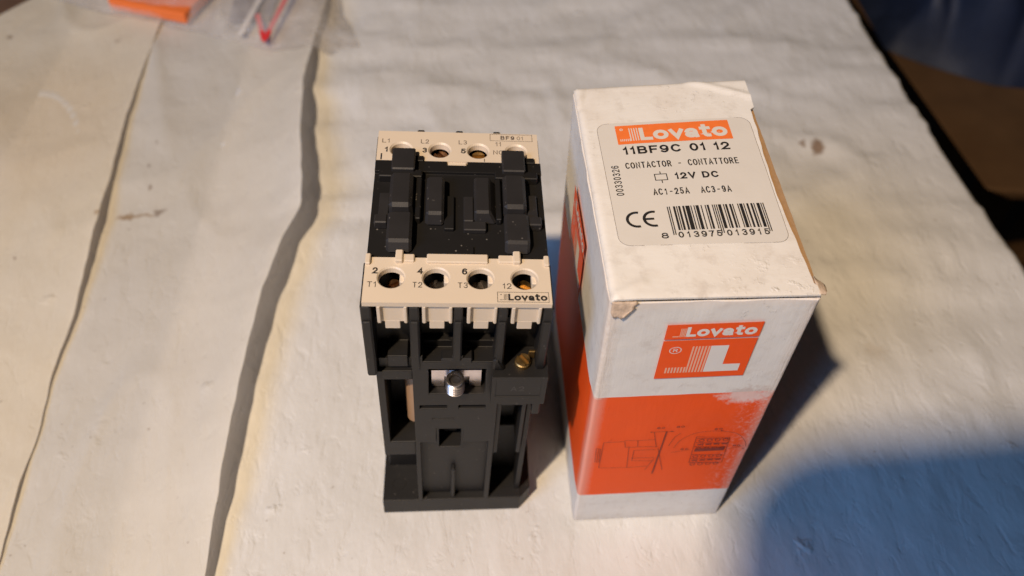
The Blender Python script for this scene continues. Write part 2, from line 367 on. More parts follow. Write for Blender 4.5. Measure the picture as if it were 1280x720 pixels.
def text(mb, t, x0, x1, yb, cap, wt=.12, rot=0, gap=.2, mono=0, wide=1.0):
    """stroke lettering fitted between x0 and x1 on baseline yb with capital height cap; rot=90 turns it upwards"""
    adv = []; u = 0
    for c in t:
        w_ = GL[c][0]*wide
        if mono: adv.append(u+(mono-w_)/2); u += mono
        else: adv.append(u); u += w_+gap
    tot = adv[-1]+GL[t[-1]][0]*wide-adv[0]; s = (x1-x0)/tot; th = wt*cap; tmp = MB()
    for c, a in zip(t, adv):
        w_, h_, st_ = GL[c]; X0 = x0+(a-adv[0])*s; ww = w_*wide*s; hh = h_*cap
        tx = min(th, ww*.8)
        for k, P in enumerate(st_):
            stroke(tmp, [(X0+tx/2+p[0]*(ww-tx), yb+th/2+p[1]*(hh-th)) for p in P], th, .004*k)
    for i, p in enumerate(tmp.v):
        if rot: tmp.v[i] = (yb-(p[1]-yb), x0+(p[0]-x0), p[2])
    mb.add(tmp.v, tmp.f); return mb
def rect(mb, x0, x1, y0, y1): return mb.add([(x0, y0, 0), (x1, y0, 0), (x1, y1, 0), (x0, y1, 0)], [(0, 1, 2, 3)])
def frame(mb, x0, x1, y0, y1, t):
    rect(mb, x0, x1, y0, y0+t); rect(mb, x0, x1, y1-t, y1); rect(mb, x0, x0+t, y0+t, y1-t); rect(mb, x1-t, x1, y0+t, y1-t)
def line(mb, pts, t):
    for (a, b_), (c, d) in zip(pts, pts[1:]):
        l = math.hypot(c-a, d-b_) or 1; nx, ny = -(d-b_)/l*t/2, (c-a)/l*t/2
        mb.add([(a+nx, b_+ny, 0), (a-nx, b_-ny, 0), (c-nx, d-ny, 0), (c+nx, d+ny, 0)], [(0, 1, 2, 3)])
def arc(mb, cx, cy, rx, ry, a0, a1, t, n=24):
    V = []; F = []
    for i in range(n+1):
        a = math.radians(a0+(a1-a0)*i/n); c, s_ = math.cos(a), math.sin(a)
        V += [(cx+(rx-t/2)*c, cy+(ry-t/2)*s_, 0), (cx+(rx+t/2)*c, cy+(ry+t/2)*s_, 0)]
    F = [(2*i, 2*i+1, 2*i+3, 2*i+2) for i in range(n)]
    mb.add(V, F)

# ================================================================== SETTING: floor, table, paper
fl = MB(); fl.add([(-2500, -2500, -720), (2500, -2500, -720), (2500, 2500, -720), (-2500, 2500, -720)], [(0, 1, 2, 3)])
fo = fl.build('floor', 'floor_dark'); fo['kind'] = 'structure'; fo['label'] = 'dark floor below the table'
def tedge(y): return 267-(y-99)*.051
table = tag(empty('table', (-200, 200, -720)), 'dark table whose straight edge shows past the white paper', 'table')
def sub(loc): return lambda p: (p[0]-loc[0], p[1]-loc[1], p[2]-loc[2])
tl = (-200, 200, -720)
t = MB(); xs_ = [(tedge(-330), -330), (tedge(760), 760), (-760, 760), (-760, -330)]
t.add([(x-3, y, -1.6) for x, y in xs_]+[(x-3, y, -26) for x, y in xs_], [(0, 1, 2, 3), (4, 5, 6, 7), (0, 1, 5, 4), (1, 2, 6, 5), (2, 3, 7, 6), (3, 0, 4, 7)])
t.build('tabletop', 'table_wood', table, sub(tl), bevel=1.5)
for x, y in ((210, -290), (170, 700), (-720, -290), (-720, 700)):
    MB().cbox(x-25, x+25, y-25, y+25, -720, -26.2, 2).build('leg', 'table_wood', table, sub(tl))

def nz(x, y, s, k=0): return noise.noise(Vector((x/s, y/s, k)))
def sheet(name, mat, rows, label, thick=.25, single=False):
    """rows: list of lists of (x,y,z) -> one paper sheet with thickness"""
    nr, nc = len(rows), len(rows[0]); V = [p for r in rows for p in r]; n = len(V)
    F = [(i*nc+j, i*nc+j+1, (i+1)*nc+j+1, (i+1)*nc+j) for i in range(nr-1) for j in range(nc-1)]
    V2 = V+[(x, y, z-thick) for x, y, z in V]; F2 = F+[tuple(k+n for k in reversed(f)) for f in F]
    bd_ = [j for j in range(nc)]+[i*nc+nc-1 for i in range(1, nr)]+[(nr-1)*nc+j for j in range(nc-2, -1, -1)]+[i*nc for i in range(nr-2, 0, -1)]
    for a, b_ in zip(bd_, bd_[1:]+bd_[:1]): F2.append((a, b_, b_+n, a+n))
    mb = MB(); mb.v, mb.f = (V, F) if single else (V2, F2)
    o = mb.build(name, mat, smooth=True, recalc=not single)
    return tag(o, label, 'paper', 'white paper sheets covering the table')
def relax(x, y):
    """0 under the two objects (flat there), 1 elsewhere"""
    d = max(-8-x, x-128, -12-y, y-95, 0); return min(1, d/40)
rows = []
NY, NX = 190, 150
for i in range(NY+1):
    y = -300+1040*(i/NY)**1.25; r = []
    xe = tedge(y)+.8*nz(y, 0, 30, 3)+(1.8 if 200 < y < 206 else 0)
    for j in range(NX+1):
        x = -90+(xe+90)*j/NX
        z = -.55+.45*nz(x, y*.55, 70, 1)+.22*nz(x*.8, y*1.3, 26, 2)
        ridge = max(0, 1-abs(nz(x*.35, y, 60, 9))*5)*.9*relax(x, y)*(1 if y > 90 else .25)   # long soft creases
        z = min(-.12, z)+ridge+relax(x, y)*(1.9*nz(x*.35+y*.1, y, 34, 15)+.9*nz(x*.45-y*.25, y, 14, 16)+2.6*max(0, 1-abs(nz(x*.28+y*.18, y, 46, 25))*4.5)**2+1.5*max(0, 1-abs(nz(x*.6-y*.5, y*.8, 38, 27))*6)**2)*(1 if y > 100 else max(.3, min(1, (x-150)/60)))
        e = xe-x
        if e < 4: z -= (4-e)**2*.03
        z = z*(.25+.75*relax(x, y))-.02
        if relax(x, y) == 0: z = min(z, -.05)
        r.append((x, y, max(z, -1.25)))
    rows.append(r)
sheet('paper_sheet', 'paper_main', rows, 'white paper sheet under the contactor and the carton, reaching the table edge')
def interp(tab, y):
    tab = sorted(tab, key=lambda p: p[1])
    if y <= tab[0][1]: return tab[0][0], tab[0][2]
    for a, b_ in zip(tab, tab[1:]):
        if a[1] <= y <= b_[1]:
            k = (y-a[1])/(b_[1]-a[1]); return a[0]+(b_[0]-a[0])*k, a[2]+(b_[2]-a[2])*k
    return tab[-1][0], tab[-1][2]
E2 = [(-55.5, -300, 3), (-55.8, -60, 4), (-55.8, -21.9, 5.6), (-55.8, 16, 10.5), (-55.3, 50.4, 12.3), (-52.7, 89.8, 14.3), (-48, 116.7, 15.5), (-42.4, 134, 16.8), (-43.1, 141, 17.8), (-44.3, 151.9, 17.6), (-49.2, 184.3, 16.6), (-53.7, 228.9, 13.2), (-53.8, 267.6, 8.3), (-51.9, 311.1, 5.7), (-47, 400, 4), (-40, 740, 3)]
E1 = [(-122, -300, 2), (-124.3, -12.5, 2.4), (-126.6, 13.3, 3.8), (-126.8, 32.9, 1.4), (-129.5, 58.8, 3.2), (-129.1, 84.9, 5), (-132.9, 134.1, 9.6), (-135.9, 171.7, 7.4), (-139.2, 198.8, 6.4), (-142, 240.7, 3.6), (-143.1, 297.1, 3.2), (-145, 740, 3)]
def lifted(tab, xl, zb, fall, seed):
    rows = []
    if seed == 21: tab = [(x, y, 2.3+(ez-2.3)*.62 if ez > 2.3 else ez) for x, y, ez in tab]
    ys = [-300+i*10 for i in range(28)]+[-20+i*2.5 for i in range(140)]+[330+i*12 for i in range(35)]
    for y in ys:
        xe, ez = interp(tab, y); xe += .5*nz(y, seed, 9, 4); r = []
        for j in range(91):
            u = (j/90)**2.2; xq = xl if xl > -300 else min(-195, max(-700, -238+(y-300)*.7)); x = xe-(xe-xq)*u; d = xe-x
            f = fall*(1+.35*nz(y, seed, 60, 5))
            z = zb+max(0, ez-zb)*math.exp(-(d/f)**1.15)+(1.6*max(0, 1-abs(nz(x*.5, y*.22+x*.1, 26, seed+9))*5)**2+.9*nz(x*.6, y, 60, seed)+.55*nz(x, y*.35, 20, seed+3)+.35*nz(x*.4, y, 18, seed+7))*(1-math.exp(-d/22))
            r.append((x, y, z))
        r.reverse(); rows.append(r)
    return rows
sheet('paper_sheet', 'paper_mid', lifted(E2, -190, 1.0, 17, 11), 'long white paper sheet with a lifted edge between two dark shadow lines', single=True)
sheet('paper_sheet', 'paper_old', lifted(E1, -700, 2.3, 15, 21), 'yellowed paper sheet with a thin wavy shadow along its edge', single=True)

# ================================================================== CONTACTOR
HC, LEAN = 114.37, .0523
sl = math.sin(LEAN)
def W(p): return (p[0]+p[2]*sl, p[1], p[2]*(1-(p[0]-22.5)*sl/HC))
con = tag(empty('contactor'), 'black and cream electrical contactor standing upright on its base', 'contactor')
B = .22
def part(mb, name, mat, parent=con, **k):
    k.setdefault('bevel', B); return mb.build(name, mat, parent, W, **k)
fy = lambda u, v, w_: (u, w_, v)          # relief facing the camera (front, -y)
# base
m_ = MB(); pts = [(-.9, 0), (44.9, 0), (48.3, 3.6), (48.3, 62), (-.9, 62)]
m_.add([(x, y, .05) for x, y in pts]+[(x, y, 9.2) for x, y in pts], [tuple(range(5)), tuple(range(5, 10))]+[(i, (i+1) % 5, 5+(i+1) % 5, 5+i) for i in range(5)])
bp = part(m_, 'base_plate', 'black_plastic')
for x, y in ((4, 6), (40.5, 6)): part(MB().lathe((x, y, 9.22), [(2.6, 0), (2.6, .5), (1.8, .5), (1.7, .1)], 20), 'mounting_boss', 'black_plastic', bp, bevel=0)
# coil housing: centre column with its recesses
cuts = [(15.2, 30.5, 74.6, 86.6, 6.5), (12.6, 20.2, 66.9, 68.7, 2.2), (23.4, 31.0, 66.9, 68.7, 2.2), (16.0, 22.4, 61.2, 61.7, .8),
        (12.4, 32.6, 9.2, 48.0, 2.6), (17.1, 25.0, 43.6, 56.0, .4), (17.9, 24.4, 44.4, 55.0, 9), (13.8, 21.4, 90.0, 92.6, 5), (24.2, 32.2, 90.0, 92.6, 5)]
ch = part(MB().relief(11, 34.2, 9.2, 92.6, 0, 50, cuts, fy), 'coil_housing', 'black_plastic')
part(MB().cbox(21.7, 23.0, .5, 2.8, 9.25, 29, .3), 'rib', 'black_plastic', ch)
for q_ in ((12.5, 17.0), (25.1, 32.5)): part(MB().cbox(*q_, .7, 2.7, 46.4, 48.2, .4), 'ledge', 'black_plastic', ch)
part(MB().cbox(18.6, 23.8, 5, 8.5, 45, 51.6, .8), 'plunger', 'dark_ink', ch)
# side wings: window with the coil behind, ledge, open foot bay
part(MB().relief(1.4, 10.97, 38.5, 84, 1.2, 46, [(3.4, 10.97, 46.5, 80.0, 14)], fy), 'side_wing', 'black_plastic')
part(MB().relief(34.25, 42.6, 38.5, 76, 1.2, 46, [(35.6, 41.4, 38.4, 66.4, 14)], fy), 'side_wing', 'black_plastic')
part(MB().cbox(2.4, 10.9, 2.2, 9, 41, 46.2, 1.6), 'sill', 'black_plastic');
part(MB().cbox(.6, 10.9, 13, 46, 9.25, 38.4, .3), 'side_wall', 'black_plastic'); part(MB().cbox(34.3, 43.6, 11, 46, 9.25, 38.4, .3), 'side_wall', 'black_plastic')
part(MB().lathe((11.3, 9, 50), [(3.2, 0), (3.2, 29)], 24), 'coil', 'coil_tape', smooth=False, bevel=0)
for q_ in ((-.4, 10.9, .5, 13), (34.4, 45, .5, 11)): part(MB().cbox(*q_, 9.25, 9.6, .1), 'foot_shade', 'deck_plastic', bp, bevel=0)  # thin dark sheets over both foot bays, their shade put into the colour
part(MB().cbox(43.0, 44.6, 3, 46, 9.25, 66, .2), 'side_wall', 'black_plastic')
# terminal pocket with its steel clamp
part(MB().relief(15.9, 29.4, 74.8, 82.6, 2.4, 3.4, [(19.4, 26.2, 74.7, 79.6, 3.3)], fy), 'clamp_plate', 'zinc_plate', bevel=.35)
prof = [(1.7, 9.8)]
z = 0.0; prof = [(2.1, -5.2)]
while z < 4.4: prof += [(2.6, -4.8+z), (2.6, -4.55+z), (1.95, -4.05+z)]; z += 1.1
prof += [(2.5, .1), (2.4, .35), (1.8, .35), (1.65, 0), (1.6, -2.2)]
sm = MB().lathe((0, 0, 0), prof, 28)
ct, stt = math.cos(.02), math.sin(.02)
sm.v = [(22.3+x, -.3+y*ct-z_*stt, 82.4+y*stt+z_*ct) for x, y, z_ in sm.v]
cs = part(sm, 'clamp_screw', 'steel', bevel=0, smooth=False)
part(MB().lathe((22.3, -.3, 82.4), [(1.55, -1.9), (1.55, -.9), (.9, -.7)], 20), 'socket', 'dark_ink', cs, bevel=0)  # dark disc inside the hollow screw top, painting the shade in it
# body above
bf = part(MB().relief(1.0, 44, 84.2, 100.0, 7.0, 62, [(2.2, 10.9, 84.1, 88.6, 2.4), (4.7, 9.9, 85.4, 90.2, 1.7), (12, 33, 84, 92.6, 9.2)], fy), 'body', 'black_plastic')
part(MB().cbox(1.7, 43.3, 60.6, 61.7, 88, 112.8, .2), 'rear_wall', 'black_plastic')
part(MB().cbox(.4, 44.6, 14.3, 49.4, 100.1, 112.6, .2), 'contact_housing', 'black_plastic')
for x0, x1 in ((14.4, 21.0), (24.6, 31.6)): part(MB().lathe(((x0+x1)/2, 6.2, 91.0), [(1.7, -2), (1.7, -1.2), (.2, -1.2)], 16), 'wire_clamp', 'zinc_plate', bf, bevel=0)
for x0, x1, zb in ((-.6, 1.9, 84.1), (10.9, 13.3, 86.6), (21.6, 23.8, 90.6), (32.3, 34.6, 86.6), (43.2, 45.6, 82)):
    m_ = MB().cbox(x0, x1, -.15, 14.2, zb, 112.75, .35); m_.cbox(x0+.2, x1-.2, -.6, .3, zb+.4, 107.5, .25)
    part(m_, 'partition', 'black_plastic', bevel=0)
part(MB().cbox(18.6, 26.6, -.2, 3, 89.4, 91.6, .3), 'partition_foot', 'black_plastic', bevel=0)
for x0, x1 in ((-.2, 1.6), (43.4, 45.2)): part(MB().cbox(x0, x1, 49.5, 61.6, 84.2, 112.75, .3), 'partition', 'black_plastic', bevel=0)
for x0 in (11.0, 21.8, 32.4): part(MB().cbox(x0, x0+2, 49.6, 63.0, 88, 114.2, .3), 'partition', 'black_plastic', bevel=0)
# cream covers
HX = (6.5, 17.25, 28.0, 38.7)
fc = part(MB().plate_holes(0, 45, 0, 14.2, 112.9, HC, [(x, 7.8) for x in HX], 3.15, ch=.35, tube=.2), 'terminal_cover', 'cream_plastic', bevel=0)
rc = part(MB().plate_holes(.2, 44.8, 49.6, 61.8, 112.9, HC, [(x, 54.2) for x in (6.8, 17.4, 28.0, 38.6)], 2.8, tube=.5), 'terminal_cover', 'cream_plastic', bevel=0)
for x0, x1, y0, y1, zt in ((0, 1.3, 11.6, 14.9, 115.2), (7.2, 11.9, 12.6, 15.0, 115.0), (14.9, 29.9, 12.3, 15.1, 115.1), (32.5, 37.6, 12.6, 15.0, 115.0), (43.7, 45, 11.6, 14.9, 115.2), (7.3, 9.1, 12.2, 15.9, 115.6), (36.1, 37.9, 12.2, 15.9, 115.6), (19.6, 24.8, 48.0, 49.8, 114.0)):
    part(MB().cbox(x0, x1, y0, y1, 112.95, zt, .25), 'cover_lip', 'cream_plastic', fc if y0 < 40 else rc, bevel=0)
for cx in HX:
    m_ = MB().cbox(cx-2.3, cx+3.4, .75, 2.2, 106.2, 112.88, .1); m_.cbox(cx-1.5, cx+2.2, .7, 2.1, 103.4, 106.6, .15)
    m_.cbox(cx-3.2, cx-2.2, -.1, 3, 106.4, 112.88, .25, (0, 0, 0, 0)); m_.cbox(cx+3.2, cx+4.1, -.1, 3, 106.4, 112.88, .25)
    part(m_, 'cover_skirt', 'cream_plastic', fc, bevel=0)
    part(MB().cbox(cx+1.9, cx+3.6, 7.6, 11.6, 110.4, 112.86, .3), 'hole_key', 'cream_plastic', fc, bevel=0)
def screw(x, y, zt, r, mat, rot, name='terminal_screw', par=con):
    m_ = MB().lathe((0, 0, 0), [(r*.6, -5), (r*.6, -1.6), (r, -1.5), (r, -.35), (r*.82, 0)], 24)
    g = MB(); c_, s_ = math.cos(rot), math.sin(rot)
    # two half-moon lands leave a slot between them
    for sg in (1, -1):
        n = 12; V = []
        for k in range(n+1):
            a = math.asin(.3)+(math.pi-2*math.asin(.3))*k/n; V.append((r*.86*math.cos(a), sg*r*.86*math.sin(a), 0))
        V2 = V+[(p[0]*.93, p[1]*.97+sg*.03*r, .75) for p in V]; k = n+1
        g.add(V2, [tuple(range(k)), tuple(range(k, 2*k))]+[(i, (i+1) % k, k+(i+1) % k, k+i) for i in range(k)])
    m_.add(g.v, g.f)
    m_.v = [(x+p[0]*c_-p[1]*s_, y+p[0]*s_+p[1]*c_, zt+p[2]) for p in m_.v]
    return part(m_, name, mat, par, bevel=0)
for i, cx in enumerate(HX): screw(cx+.2, 10.3, 107.6, 2.4, ('copper_old', 'steel', 'steel', 'brass')[i], .5+i*.7)
for i, cx in enumerate((6.8, 17.4, 28.0, 38.6)): screw(cx+.2, 54.6, 111.2, 2.3, ('brass', 'copper_old', 'brass', 'brass')[i], 1.2+i)
# dark middle deck with the accessory rails
dk = part(MB().relief(.1, 45.1, 14.3, 49.5, -113.5, -112.65, [(.1, 45.1, 45.2, 49.5, -114.45), (19.4, 25, 48, 49.5, -113.1), (17, 27, 14.5, 15.5, -113.1)], lambda u, v, w_: (u, v, -w_)), 'deck', 'deck_plastic', bevel=.15)
RP = 'rail_plastic'
for bx_, mir in ((4.7, 1), (40.5, -1)):
    X = lambda a, b_: (bx_+a, bx_+b_) if mir == 1 else (bx_-b_, bx_-a)
    r = part(MB().cbox(*X(0, 6.2), 43.5, 52.0, 114.5, 117, .35), 'accessory_rail', RP, bevel=0)
    part(MB().cbox(*X(0, 6.3), 16.2, 28.0, 113.4, 116.9, .7, (0, 0, 1.3, 0)), 'rail_end', RP, r, bevel=0)
    part(MB().cbox(*X(.1, 6.3), 28.4, 41.6, 113.4, 118.0, .9, (0, .3, .5, .1)), 'rail_block', RP, r, bevel=0)
    part(MB().cbox(*X(-3.3, 8.2), 41.9, 44.6, 113.4, 115.8, .25), 'rail_bridge', 'deck_plastic', r, bevel=0)
    part(MB().cbox(*X(6.8, 8.2), 26.6, 41.8, 113.4, 115.6, .25), 'rail_side', 'deck_plastic', r, bevel=0)
    part(MB().cbox(*X(-3.4, -.1), 24.6, 27.6, 113.4, 116.0, .3), 'rail_ear', RP, r, bevel=0)
    part(MB().cbox(*X(-2.6, 0), 27.8, 36.4, 113.4, 114.9, .2), 'rail_step', RP, r, bevel=0)
k = part(MB().cbox(14.0, 18.9, 25.8, 41.0, 113.4, 117.3, .7, (.3, 0, 1.0, .2)), 'key_block', RP, bevel=0)
part(MB().cbox(18.95, 21.5, 24.0, 36, 113.4, 114.6, .2), 'key_foot', 'deck_plastic', k, bevel=0)
k = part(MB().cbox(26.6, 32.4, 26.6, 41.0, 113.4, 117.3, .6, (0, 1.5, .9, .2)), 'key_block', RP, bevel=0)
part(MB().cbox(23.9, 29.7, 23.4, 26.5, 113.4, 115.0, .25), 'key_foot', RP, k, bevel=0); part(MB().cbox(23.9, 26.5, 26.55, 35.5, 113.4, 115.0, .25), 'key_foot', RP, k, bevel=0)
part(MB().cbox(18.5, 26.5, 15.8, 18.6, 113.4, 114.0, .2), 'catch', 'deck_plastic', bevel=0)
for x0, x1 in ((10.2, 13.1), (40.8, 43.4)): part(MB().cbox(x0, x1, 48.9, 51.0, 113.0, 115.1, .2), 'catch', 'deck_plastic', bevel=0)
# coil terminal at the right
tb = part(MB().relief(31.9, 46.5, 74.2, 87.4, -3.2, 6.8, [(33, 45, 78, 86, -3.0)], fy), 'coil_terminal', 'black_plastic', bevel=.35)
part(MB().cbox(43.5, 45.7, -3.0, 1, 68.4, 74.6, .3), 'terminal_leg', 'black_plastic', tb, bevel=0)
part(MB().cbox(31.95, 35.2, -1.0, 7, 87.2, 92.0, .6, (0, 1.5, 0, 0)), 'terminal_shoulder', 'black_plastic', tb, bevel=0)
s_ = screw(39.9, 1.2, 88.9, 2.1, 'brass', 2.2, 'coil_screw')
part(MB().cbox(41.4, 43.2, 2.8, 3.6, 87.5, 90.6, .2), 'coil_tab', 'brass', bevel=0)
mb = MB(); text(mb, 'A2', 37, 40.6, 80.6, 2.3, .14)
mb.build('embossing', 'zinc_dull', tb, lambda p: W((p[0], -3.03-p[2], p[1])), recalc=False)
# printing on the cream covers
def top(z): return lambda p: W((p[0], p[1], z+p[2]))
def ink(mb, name, mat, par, fn): return mb.build(name, mat, par, fn, recalc=False)
mb = MB()
for t_, x0, x1, y in (('2', 1.9, 3.2, 8.9), ('4', 12.7, 14.1, 8.9), ('6', 23.5, 24.8, 8.9)): text(mb, t_, x0, x1, y, 2.0, .2)
ink(mb, 'bold_numerals', 'dark_ink', fc, top(HC+.03))
mb = MB()
for t_, x0, x1, y in (('T1', .9, 3.1, 4.7), ('T2', 11.7, 14.0, 4.7), ('T3', 22.5, 24.9, 4.7), ('12', 33.3, 35.4, 4.6)): text(mb, t_, x0, x1, y, 1.7, .12)
ink(mb, 'fine_numerals', 'dark_ink', fc, top(HC+.03))
mb = MB(); frame(mb, 31.9, 44.3, .5, 3.6, .12); text(mb, 'Lovato', 34.5, 43.9, 1.0, 2.05, .235, gap=.05, wide=1.25)
for k in range(3): rect(mb, 33.5+k*.32, 33.62+k*.32, 1.05, 3.0)
for k in range(3): rect(mb, 32.5+k*.32, 32.64+k*.32, 1.05, 1.35)
arc(mb, 32.8, 2.8, .1, .1, 0, 360, .12, 8)
ink(mb, 'brand_mark', 'dark_ink', fc, top(HC+.035))
mb = MB()
for t_, x0, x1, y in (('1', 2.3, 3.2, 53.0), ('3', 12.6, 13.9, 53.0), ('5', 23.2, 24.6, 53.0)): text(mb, t_, x0, x1, y, 2.0, .2)
ink(mb, 'bold_numerals', 'dark_ink', rc, top(HC+.03))
mb = MB()
for t_, x0, x1, y in (('L1', 1.4, 3.5, 56.8), ('L2', 12.1, 14.3, 56.8), ('L3', 22.6, 24.9, 56.8), ('11', 32.9, 34.5, 56.4), ('NO', 32.2, 35.0, 52.9)): text(mb, t_, x0, x1, y, 1.7, .12)
text(mb, '01', 39.0, 40.8, 59.2, 1.5, .11)
ink(mb, 'fine_numerals', 'pale_ink', rc, top(HC+.03))
mb = MB(); frame(mb, 31.4, 43.4, 58.6, 61.5, .13); text(mb, 'BF9', 34.4, 38.3, 59.2, 1.6, .2)
ink(mb, 'type_mark', 'pale_ink', rc, top(HC+.03))
for q_ in ((1.3, 1.7, 49.8, 52.3), (29.6, 29.8, 49.8, 51.0)): ink(rect(MB(), *q_), 'moulded_slit', 'dark_ink', rc, top(HC+.03))

# ================================================================== CARTON
BXO = (63.5, -4.856, 0)
box = tag(empty('carton', BXO, .0189), 'white and orange cardboard carton with a barcode sticker on its scuffed lid', 'carton')
BW, BD_, BH = 50.0, 80.1, 120.2
def twist(x, y): u, v = min(1, max(0, x/BW)), min(1, max(0, y/BD_)); return (.6*(1-u)*(1-v)-.65*u*(1-v)-.85*(1-u)*v+.95*u*v)
def loop(r, off):
    P = []
    for (cx, cy, a0) in ((r, r, 180), (BW-r, r, 270), (BW-r, BD_-r, 0), (r, BD_-r, 90)):
        for k in range(6):
            a = math.radians(a0+90*k/5); P.append((cx+(r-off)*math.cos(a), cy+(r-off)*math.sin(a)))
    out = []
    for a, b_ in zip(P, P[1:]+P[:1]):
        d = math.hypot(b_[0]-a[0], b_[1]-a[1]); n = max(1, int(d/4)) if d > 3 else 1
        for i in range(n): out.append((a[0]+(b_[0]-a[0])*i/n, a[1]+(b_[1]-a[1])*i/n))
    return out
lo_, li = loop(1.2, 0), loop(1.2, .55); n = len(lo_)
zs_ = [0, .4, 1.5, 4]+[8+i*5.5 for i in range(20)]+[115, 116.8, 117.8, 118.3, 118.5]
mb = MB(); V = []
cx0, cy0 = BW/2, BD_/2
for z in zs_:
    for (x, y) in lo_:
        s1 = .28*nz(x+y*1.7, z, 14, 31)+.12*nz(x-y, z*1.5, 4, 32)
        bow = .5*math.sin(math.pi*z/120)*(1 if 3 < y < 77 else .0)*(1 if x < 2 or x > 48 else 0)
        dmg = (.35*nz(x*3, y*3+z, 3, 8) if z > 117 else 0)
        dx = (x-cx0)/cx0; dy = (y-cy0)/cy0
        onx = abs(x-cx0) > cx0-.3; ony = abs(y-cy0) > cy0-.3
        k_ = s1*.5+dmg
        zz = z+twist(x, y)*(z/120)+(.35*nz(x, y, 5, 44) if z >= 118.2 else 0)
        V.append((x+(dx*(k_+bow) if onx else 0), y+(dy*k_ if ony else 0), max(.02, zz)))
for z in (118.5, 100, 2):
    for (x, y) in li: V.append((x, y, z+twist(x, y)*(z/120)+(.3*nz(x, y, 5, 44) if z == 118.5 else 0)))
F = [(k*n+i, k*n+(i+1) % n, (k+1)*n+(i+1) % n, (k+1)*n+i) for k in range(len(zs_)+2) for i in range(n)]
mb.add(V, F); mb.f.append(tuple(range(n)))
sleeve = mb.build('sleeve', 'carton', box, smooth=True)
# lid
def lidz(x, y):
    z = 119.9+twist(x, y)+.35*math.sin(math.pi*min(1, max(0, x/BW)))*math.sin(math.pi*min(1, max(0, y/BD_)))
    return z
def lid_edge(y): return 48.7-1.5*math.exp(-((y-34)/24)**2)+.25*nz(y, 0, 5, 2)+(.7 if y < 3 else 0)
rows = []
for i in range(97):
    y = -.15+80.2*i/96; r = []
    xr = lid_edge(y)+(1.2 if y > 66 else 0)
    for j in range(65):
        x = .15+(xr-.15)*j/64
        e = min(x, 80-y); z = lidz(x, y)+.6
        if e < 1.6: z -= (1.6-e)**2*.42           # folded edges roll over
        if y < 1.0: z -= (1-y)**2*.12
        z += .06*nz(x, y, 6, 51)
        for (ax, ay, bx2, by2, hgt) in ((33, 80, 49.5, 71.5, .55), (1, 1, 8, 4.5, .4), (1.5, 70, 4, 78, -.4)):      # folds pressed into the card
            dx, dy = bx2-ax, by2-ay; t_ = min(1, max(0, ((x-ax)*dx+(y-ay)*dy)/(dx*dx+dy*dy))); dd = math.hypot(x-ax-t_*dx, y-ay-t_*dy)
            z += hgt*math.exp(-(dd/1.1)**2)
        if x < 6 and y < 6: z -= .35*(1-x/6)*(1-y/6)
        r.append((x, y, z))
    rows.append(r)
nr, nc = len(rows), len(rows[0]); V = [p for r in rows for p in r]; N = len(V)
F = [(i*nc+j, i*nc+j+1, (i+1)*nc+j+1, (i+1)*nc+j) for i in range(nr-1) for j in range(nc-1)]
bd_ = [j for j in range(nc)]+[i*nc+nc-1 for i in range(1, nr)]+[(nr-1)*nc+j for j in range(nc-2, -1, -1)]+[i*nc for i in range(nr-2, 0, -1)]
mb = MB(); mb.v = V+[(x, y, z-.6) for x, y, z in V]
mb.f = F+[tuple(k+N for k in reversed(f)) for f in F]+[(a, b_, b_+N, a+N) for a, b_ in zip(bd_, bd_[1:]+bd_[:1])]
lid = mb.build('lid', 'carton_lid', box, smooth=True)
md = lid.modifiers.new('split', 'EDGE_SPLIT'); md.split_angle = .9
# kraft board seen where the lid stands off the right-hand wall
mb = MB(); V = []; F = []
for i in range(41):
    y = 1+77*i/40; a = lid_edge(y)-1.2; V += [(a, y, 119.35+twist(a, y)), (49.75+.15*nz(y, 0, 4, 7), y, 119.15+twist(49, y)+.15*nz(y, 0, 3, 2)), (49.4, y, 117.5), (a, y, 117.5)]
for i in range(40):
    for k in range(4): F.append((4*i+k, 4*i+(k+1) % 4, 4*i+4+(k+1) % 4, 4*i+4+k))
mb.add(V, F+[(0, 1, 2, 3), (160, 161, 162, 163)]); mb.build('side_flap', 'kraft_board', box)
def scrap(name, mat, pts_, th, par=box):
    """a small curled piece of board: rows of points with thickness th along z"""
    nr, nc = len(pts_), len(pts_[0]); V = [p for r in pts_ for p in r]; N = len(V)
    F = [(i*nc+j, i*nc+j+1, (i+1)*nc+j+1, (i+1)*nc+j) for i in range(nr-1) for j in range(nc-1)]
    bd_ = [j for j in range(nc)]+[i*nc+nc-1 for i in range(1, nr)]+[(nr-1)*nc+j for j in range(nc-2, -1, -1)]+[i*nc for i in range(nr-2, 0, -1)]
    mb = MB(); mb.v = V+[(x+th[0], y+th[1], z+th[2]) for x, y, z in V]
    mb.f = F+[tuple(k+N for k in reversed(f)) for f in F]+[(a, b_, b_+N, a+N) for a, b_ in zip(bd_, bd_[1:]+bd_[:1])]
    return mb.build(name, mat, par, smooth=True)
rw = []
for i in range(7):            # peeled corner hanging on the front left
    v = i/6; r = []
    for j in range(9):
        u = j/8; w_ = 5.6*(1-.45*v*v)+1.6*nz(v*6, 2.3, 1, 3)
        x = .5+u*w_; z = 119.9-v*(4.6+1.8*nz(u*5, 1.7, 1, 13))-.6*math.sin(u*3.1)*v; y = -.25-.9*(u*v)-.35*abs(nz(u*5, v*5, 1, 5))
        r.append((x, y, z))
    rw.append(r)
o = scrap('torn_corner', 'torn_board', rw, (0, .25, -.1)); o['label'] = 'torn brownish corner of the front panel'
rw = []
